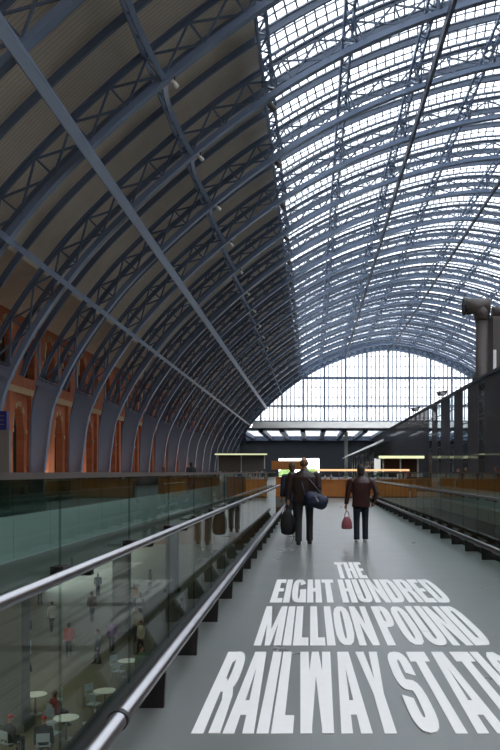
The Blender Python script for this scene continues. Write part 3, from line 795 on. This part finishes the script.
def cafe_chair(x, y, rz, label):
    r = thing('cafe_chair', label, 'chair', (x, y, -7.5), rz, 'metal cafe chairs of the lower floor')
    m = MB(); m.box(-.21,.21,-.21,.21,.44,.47); m.obj('seat', M['gutter'], r)
    m = MB(); m.box(-.2,.2,.19,.215,.6,.86); m.box(-.2,-.17,.19,.215,.47,.6); m.box(.17,.2,.19,.215,.47,.6); m.obj('backrest', M['gutter'], r)
    for a in (-.18,.18):
        for b in (-.18,.18):
            m = MB(); m.tube([(a,b,.44),(a*1.1,b*1.1,0)], .012, 6); m.obj('leg', M['chrome'], r)
TB = [(-8.2,26.8),(-7.75,30.1),(-10.2,29.6),(-8.0,34.9)]
words_t = ['by the two red-capped people', 'behind the first row of tables', 'beside the grey column', 'set farther along the opening']
for i, (x, y) in enumerate(TB):
    cafe_table(x, y, 'white round cafe table on the lower floor, %s' % words_t[i])
    for j, a in enumerate((.4, 2.5, 4.4)):
        cafe_chair(x+.75*math.cos(a), y+.75*math.sin(a), a-math.pi/2, 'metal cafe chair, %s at the table %s' % (ordinal(j+1), words_t[i]))

# ------------------------------------------------------------------ people
def remesh(o, vox):
    md = o.modifiers.new('r', 'REMESH'); md.mode = 'VOXEL'; md.voxel_size = vox; md.use_smooth_shade = True
    ms = o.modifiers.new('s', 'SMOOTH'); ms.factor = .5; ms.iterations = 3
    dg = bpy.context.evaluated_depsgraph_get(); me = bpy.data.meshes.new_from_object(o.evaluated_get(dg))
    o.modifiers.clear(); old = o.data; o.data = me
    me.polygons.foreach_set('use_smooth', [True]*len(me.polygons)); bpy.data.meshes.remove(old)
SKIN = mat('skin', (.42,.22,.15), .55, var=.1); 
CL = {}
def cloth(c, rough=.75):
    k = tuple(c)+(rough,)
    if k not in CL: CL[k] = mat('cloth', c, rough, var=.25, scale=6)
    return CL[k]
def person(label, loc, rz, H=1.75, jacket=(.02,.02,.02), trouser=(.02,.02,.03), hair=(.03,.02,.015), shoe=(.01,.01,.01), wide=1.0,
           arms=None, stride=.12, fine=False, hat=None, bald=False, jr=.75, hem=.80, seat=False, grp=None):
    k = H/1.75
    r = thing('person', label, 'person', loc, rz, grp)
    V = lambda *p: tuple(c*k for c in p)
    hp = .078*wide; sh = .205*wide
    L = stride
    legs = {}
    for sd in (-1, 1):
        if seat: legs[sd] = [(sd*hp, 0, .50), (sd*.12, .42, .52), (sd*.13, .40, .09)]
        else: legs[sd] = [(sd*hp, 0, .93), (sd*(hp+.01), .04+L*sd*.45, .50), (sd*(hp+.01), L*sd, .09)]
    dz = -.43 if seat else 0
    if arms is None: arms = {-1: [(-sh-.04,-.02,1.14),(-sh-.06,.05,.88)], 1: [(sh+.04,-.02,1.14),(sh+.06,.05,.88)]}
    A = {sd: [(sd*sh, 0, 1.42+dz)] + [(p[0], p[1], p[2]+dz) for p in arms[sd]] for sd in (-1, 1)}
    # body: one continuous surface
    b = MB()
    b.loft([V(0,.0,.88+dz)+(.15*wide*k,.10*k), V(0,0,1.05+dz)+(.135*wide*k,.095*k), V(0,0,1.25+dz)+(.155*wide*k,.105*k), V(0,-.005,1.40+dz)+(.165*wide*k,.09*k), V(0,0,1.46+dz)+(.08*k,.07*k), V(0,.01,1.55+dz)+(.056*k,.058*k), V(0,.02,1.60+dz)+(.058*k,.065*k)])
    b.ball(V(0,.025,1.645+dz), .076*k, .095*k, .115*k)
    b.ball(V(0,.035,1.58+dz), .058*k, .07*k, .06*k)
    b.ball(V(0,.128,1.625+dz), .014*k, .022*k, .022*k, 8, 5)        # nose
    for sd in (-1, 1): b.ball(V(sd*.078,.02,1.635+dz), .014*k, .022*k, .034*k, 8, 5); b.ball(V(sd*.03,.105,1.66+dz), .02*k,.018*k,.012*k,8,5)
    for sd in (-1, 1):
        a = A[sd]; b.tube([V(*a[0]), V(*[(x+y)/2 for x, y in zip(a[0],a[1])]), V(*a[1]), V(*[(x+y)/2 for x, y in zip(a[1],a[2])]), V(*a[2])], [.052*k,.048*k,.042*k,.038*k,.028*k], 10)
        d = (Vector(a[2])-Vector(a[1])).normalized(); w = Vector(a[2]); side = d.cross(Vector((sd,0,0)))
        if side.length < .01: side = Vector((0,1,0))
        side.normalize(); sid = Vector((0,1,0)) if abs(d.z) > .5 else Vector((0,0,-1))
        cr = d.cross(sid).normalized()
        b.tube([V(*w), V(*(w+d*.05)), V(*(w+d*.095))], [.028*k,.034*k,.032*k], 10)
        if fine:
            for f, (off, ln) in enumerate(((.03,.072),(.011,.085),(-.009,.08),(-.028,.062))):
                p0 = w + d*.075 + sid*off; p1 = p0 + d*ln*.55 - cr*sd*.008; p2 = p1 + d*ln*.4 - cr*sd*.022
                b.tube([V(*p0), V(*p1), V(*p2)], [.0095*k,.0088*k,.0075*k], 7)
            p0 = w + d*.03 + sid*.026; p1 = p0 + d*.035 + sid*.026; p2 = p1 + d*.035 - cr*sd*.012
            b.tube([V(*p0), V(*p1), V(*p2)], [.012*k,.010*k,.0085*k], 7)
        else:
            b.tube([V(*(w+d*.09)), V(*(w+d*.16-cr*sd*.02))], [.032*k,.02*k], 8)
        g = legs[sd]; b.tube([V(*g[0]), V(*g[1]), V(*g[2])], [.075*k,.052*k,.038*k], 10)
    o = b.obj('body', SKIN, r); remesh(o, .009*k if fine else .022*k)
    # jacket
    j = MB(); hz = hem+dz if not seat else .50
    j.loft([V(0,0,hz)+(.185*wide*k,.135*k), V(0,0,1.0+dz)+(.17*wide*k,.13*k), V(0,-.01,1.20+dz)+(.195*wide*k,.14*k), V(0,-.015,1.36+dz)+(.20*wide*k,.125*k), V(0,-.01,1.44+dz)+(.15*wide*k,.10*k), V(0,0,1.50+dz)+(.078*k,.078*k), V(0,0,1.53+dz)+(.068*k,.07*k)])
    for sd in (-1, 1):
        a = A[sd]; j.ball(V(a[0][0]*.93, a[0][1], a[0][2]-.02), .075*k, .075*k, .07*k)
        e = Vector(a[1]).lerp(Vector(a[2]), .96)
        j.tube([V(*a[0]), V(*[(x+y)/2 for x, y in zip(a[0],a[1])]), V(*a[1]), V(*[(x+y)/2 for x, y in zip(a[1],a[2])]), V(*e)], [.072*k,.07*k,.064*k,.058*k,.052*k], 12)
        j.ball(V(*a[1]), .064*k, .064*k, .064*k)
    o = j.obj('jacket', cloth(jacket, jr), r); remesh(o, .014*k if fine else .026*k)
    # trousers
    t = MB(); zt = .98+dz
    t.loft([V(0,0,zt)+(.155*wide*k,.115*k), V(0,-.01,zt-.12)+(.165*wide*k,.125*k), V(0,0,zt-.2)+(.14*wide*k,.11*k)])
    for sd in (-1, 1):
        g = legs[sd]; q = [Vector(p) for p in g]
        t.tube([V(*q[0]), V(*q[0].lerp(q[1],.5)), V(*q[1]), V(*q[1].lerp(q[2],.5)), V(*(q[2]-Vector((0,0,.03))))], [.098*k,.088*k,.074*k,.07*k,.07*k], 12)
    o = t.obj('trousers', cloth(trouser), r); remesh(o, .014*k if fine else .026*k)
    for sd in (-1, 1):
        g = Vector(legs[sd][2]); f = MB()
        f.loft([V(g.x,g.y+.06,0)+(.048*k,.135*k), V(g.x,g.y+.06,.03)+(.05*k,.137*k), V(g.x,g.y+.045,.065)+(.043*k,.10*k), V(g.x,g.y+.0,.10)+(.04*k,.05*k)], 14)
        f.obj('shoe', cloth(shoe, .4), r)
    h = MB()
    if hat:
        h.loft([V(0,.02,1.69+dz)+(.092*k,.11*k), V(0,.02,1.73+dz)+(.09*k,.107*k), V(0,.015,1.775+dz)+(.06*k,.07*k)]); h.box(-.07*k,.07*k,.10*k,.19*k,(1.69+dz)*k,(1.70+dz)*k); h.obj('cap', cloth(hat), r)
    elif bald:
        h.loft([V(0,.0,1.585+dz)+(.076*k,.078*k), V(0,.0,1.63+dz)+(.083*k,.09*k), V(0,.0,1.67+dz)+(.08*k,.087*k), V(0,.005,1.70+dz)+(.072*k,.08*k)]); h.obj('hair', cloth(hair), r)
    else:
        h.ball(V(0,.0,1.665+dz), .091*k, .105*k, .108*k); h.ball(V(0,-.035,1.59+dz), .078*k, .06*k, .075*k)
        h.obj('hair', cloth(hair), r)
    return r

# the couple walking away down the walkway (facing +y, away from the camera)
MAN = (-.14, 16.3, 0)
person('person walking away in a dark brown leather jacket with a navy bag on the hip', MAN, 0, 1.76, jacket=(.026,.015,.012), trouser=(.018,.018,.022), hair=(.16,.075,.045),
       shoe=(.012,.01,.009), wide=1.3, stride=.10, fine=True, bald=True, jr=.42, hem=.86,
       arms={-1: [(-.31,-.02,1.15),(-.325,.03,.90)], 1: [(.30,-.05,1.16),(.30,.14,1.0)]})
# black bag in his hand
r = thing('holdall', 'black bag hanging from the hand of the walker in the dark jacket', 'bag', (MAN[0]-.335, MAN[1]+.04, 0))
m = MB(); m.loft([(0,0,.19,.07,.06),(0,0,.22,.13,.08),(.0,0,.36,.155,.10),(-.01,0,.52,.14,.09),(-.01,0,.64,.09,.06),(-.01,0,.70,.05,.035)], 18); m.obj('body', M['black'], r)
m = MB(); m.tube([(-.01+.05*math.cos(t)*1, 0, .69+.11*math.sin(t)) for t in [math.pi*i/10 for i in range(11)]], .009, 7); m.obj('handle', M['black'], r)
m = MB(); m.tube([(.08,0,.27),(.12,-.01,.12),(.09,-.01,.02),(.06,-.01,.012)], .008, 6); m.obj('dangling_strap', M['sign_grey'], r)
# navy shoulder bag
r = thing('shoulder_bag', 'navy shoulder bag slung at the hip of the walker in the dark jacket', 'bag', (MAN[0]+.24, MAN[1]-.19, 0))
m = MB()
ca, sa = math.cos(-.32), math.sin(-.32)
pts = []; rad = []
for i in range(11):
    t = -1+2*i/10; pts.append((.24*t*ca, 0, .90+.24*t*sa)); rad.append(.155*(1-abs(t)**6*.5))
m.tube(pts, rad, 18); m.obj('body', cloth((.012,.017,.045), .6), r)
m = MB(); m.box(-.08,.08,-.165,-.15,.86,.98); m.obj('pocket', cloth((.016,.022,.06), .6), r)
m = MB(); m.bar((-.02,-.158,.99),(.05,-.168,.88),.03,.01,up=(0,0,1)); m.obj('zip_pull', M['gutter'], r)
m = MB(); m.tube([(-.22,.0,.98),(-.26,.02,1.15),(-.30,.08,1.33),(-.345,.19,1.475),(-.33,.26,1.47)], .016, 8); m.tube([(.2,.02,.9),(.05,.0,1.1),(-.12,.04,1.3),(-.345,.19,1.475)], .016, 8)
m.obj('strap', cloth((.05,.06,.09), .6), r)
person('person in navy half hidden beyond the walker with two bags', (-.46, 19.6, 0), 0, 1.70, jacket=(.012,.018,.035), trouser=(.02,.02,.025), hair=(.10,.06,.04), hem=.78)
WOM = (1.05, 16.8, 0)
person('person walking away in a maroon leather jacket and dark jeans', WOM, 0, 1.60, jacket=(.040,.013,.012), trouser=(.006,.011,.022), hair=(.022,.016,.015), shoe=(.55,.52,.5), wide=1.16, stride=.05,
       fine=True, jr=.4, hem=.80, arms={-1: [(-.30,-.02,1.13),(-.34,.02,.86)], 1: [(.36,-.04,1.13),(.29,.08,.90)]})
r = thing('handbag', 'pink handbag hanging from the hand of the walker in maroon', 'bag', (WOM[0]-.295, WOM[1]+.03, 0))
pk = mat('pink_leather', (.36,.10,.12), .45, var=.15)
m = MB(); m.loft([(0,0,.27,.09,.05),(0,0,.29,.115,.065),(0,0,.40,.11,.06),(0,0,.49,.075,.04),(0,0,.53,.05,.025)], 18); m.obj('body', pk, r)
m = MB(); m.tube([(.045*math.cos(t), 0, .52+.13*math.sin(t)) for t in [math.pi*i/10 for i in range(11)]], .008, 7); m.obj('handle', pk, r)

# people on the far sides of the openings
person('dark figure in a long coat standing beyond the glass by the arch ribs', (-9.9, 66, 0), .9, 2.25, jacket=(.008,.008,.009), trouser=(.01,.01,.01), hair=(.01,.01,.01), wide=1.5, hem=.6)
person('person with fair hair just above the glass by the brick wall', (-9.75, 53.0, 0), 1.2, 1.78, jacket=(.03,.025,.03), hair=(.12,.08,.05))
person('person in dark clothes beyond the glass, farther than the one with fair hair', (-11.2, 74.0, 0), 1.2, 1.9, jacket=(.03,.02,.02), hair=(.04,.03,.02))
person('person in black standing by the dark screen wall', (8.05, 41.5, 0), 2.6, 1.72, jacket=(.015,.015,.02), hair=(.03,.02,.02))
person('person in a pink top standing by the dark screen wall', (8.1, 44.0, 0), 2.2, 1.65, jacket=(.45,.20,.17), hair=(.1,.05,.03))
person('person in teal standing by a clear slot of the dark screen', (8.15, 35.2, 0), 2.2, 1.70, jacket=(.03,.16,.17), hair=(.05,.03,.02))
person('person in blue queuing at the yellow-lit kiosk', (-10.5, 117.5, 0), 0, 1.75, jacket=(.03,.07,.30), hair=(.05,.03,.02))
person('person in red queuing at the yellow-lit kiosk', (-8.2, 117.5, 0), .2, 1.7, jacket=(.45,.06,.05), hair=(.2,.12,.06))
person('person in grey beyond the brown timber kiosk', (-4.2, 72, 0), 1.0, 1.75, jacket=(.1,.11,.13), hair=(.05,.03,.02))
# shoppers on the lower floor
LOW = [(-11.8,39,.4,(.40,.06,.05),'in a red coat'), (-10.0,37.5,2.0,(.05,.06,.08),'in slate grey'), (-13.4,37.0,1.0,(.03,.03,.035),'in black near the lit shops'),
       (-9.2,42.5,3.0,(.35,.30,.18),'in a mustard coat'), (-8.4,39.5,2.4,(.45,.42,.36),'in cream'), (-14.6,41.0,.5,(.04,.09,.2),'in blue'), (-7.4,46,1.2,(.12,.12,.13),'in charcoal'), (-7.0,33.0,4.0,(.1,.16,.1),'in green')]
MORE = [((.35,.45,.6),'in a pale blue jacket'),((.6,.6,.58),'in a white shirt'),((.12,.06,.03),'in a brown coat'),((.16,.05,.2),'in a purple top'),((.5,.2,.04),'in an orange jacket'),
        ((.2,.18,.1),'in a khaki coat'),((.01,.02,.06),'in a navy coat'),((.4,.32,.22),'in a beige coat'),((.02,.09,.04),'in a dark green coat'),((.3,.31,.32),'in light grey')]
SPOT = [(28,36),(52,45),(92,48),(112,40),(134,52),(150,60),(98,58),(170,68),(40,54),(140,48)]
for (c, w), (px, y) in zip(MORE, SPOT): LOW.append(((px-311)*y/800, y, R.uniform(0,6), c, w))
for (x, y, a, c, w) in LOW:
    person('shopper %s walking on the lower floor' % w, (x, y, -7.5), a, 1.6+.2*R.random(), jacket=c, hair=(.06,.04,.03))
person('seated person in black wearing a red cap at a cafe table', (-8.35, 25.0, -7.5), .2, 1.75, jacket=(.012,.012,.014), hat=(.40,.03,.03), seat=True)
person('seated person in dark grey wearing a red cap, at the edge of the cafe', (-9.5, 25.2, -7.5), -.6, 1.72, jacket=(.05,.05,.055), hat=(.36,.03,.04), seat=True)
person('seated person in maroon behind the two red-capped people', (-9.0, 28.1, -7.5), -.8, 1.7, jacket=(.20,.03,.04), hair=(.05,.03,.02), seat=True)
for x, y, rz, w in ((-8.35,25.0,.2,'in black with a red cap'),(-9.5,25.2,-.6,'in dark grey with a red cap'),(-9.0,28.1,-.8,'in maroon')):
    cafe_chair(x, y, rz+math.pi, 'metal cafe chair under the seated person %s' % w)

# ------------------------------------------------------------------ bushes beyond the platforms
for i, x in enumerate((-17,-8.5,-1,6.5,15,25,38)):
    m = MB()
    for j in range(9): m.ball((x+R.uniform(-1.8,1.8), 290+R.uniform(-2,2), -.4+R.uniform(.2,2.2)), R.uniform(1,2), R.uniform(1,2), R.uniform(.9,1.8), 9, 6)
    tag(m.obj('bush', M['tree']), 'green bush beyond the platform end, %s along' % ordinal(i+1), 'bush', 'bushes beyond the platforms')
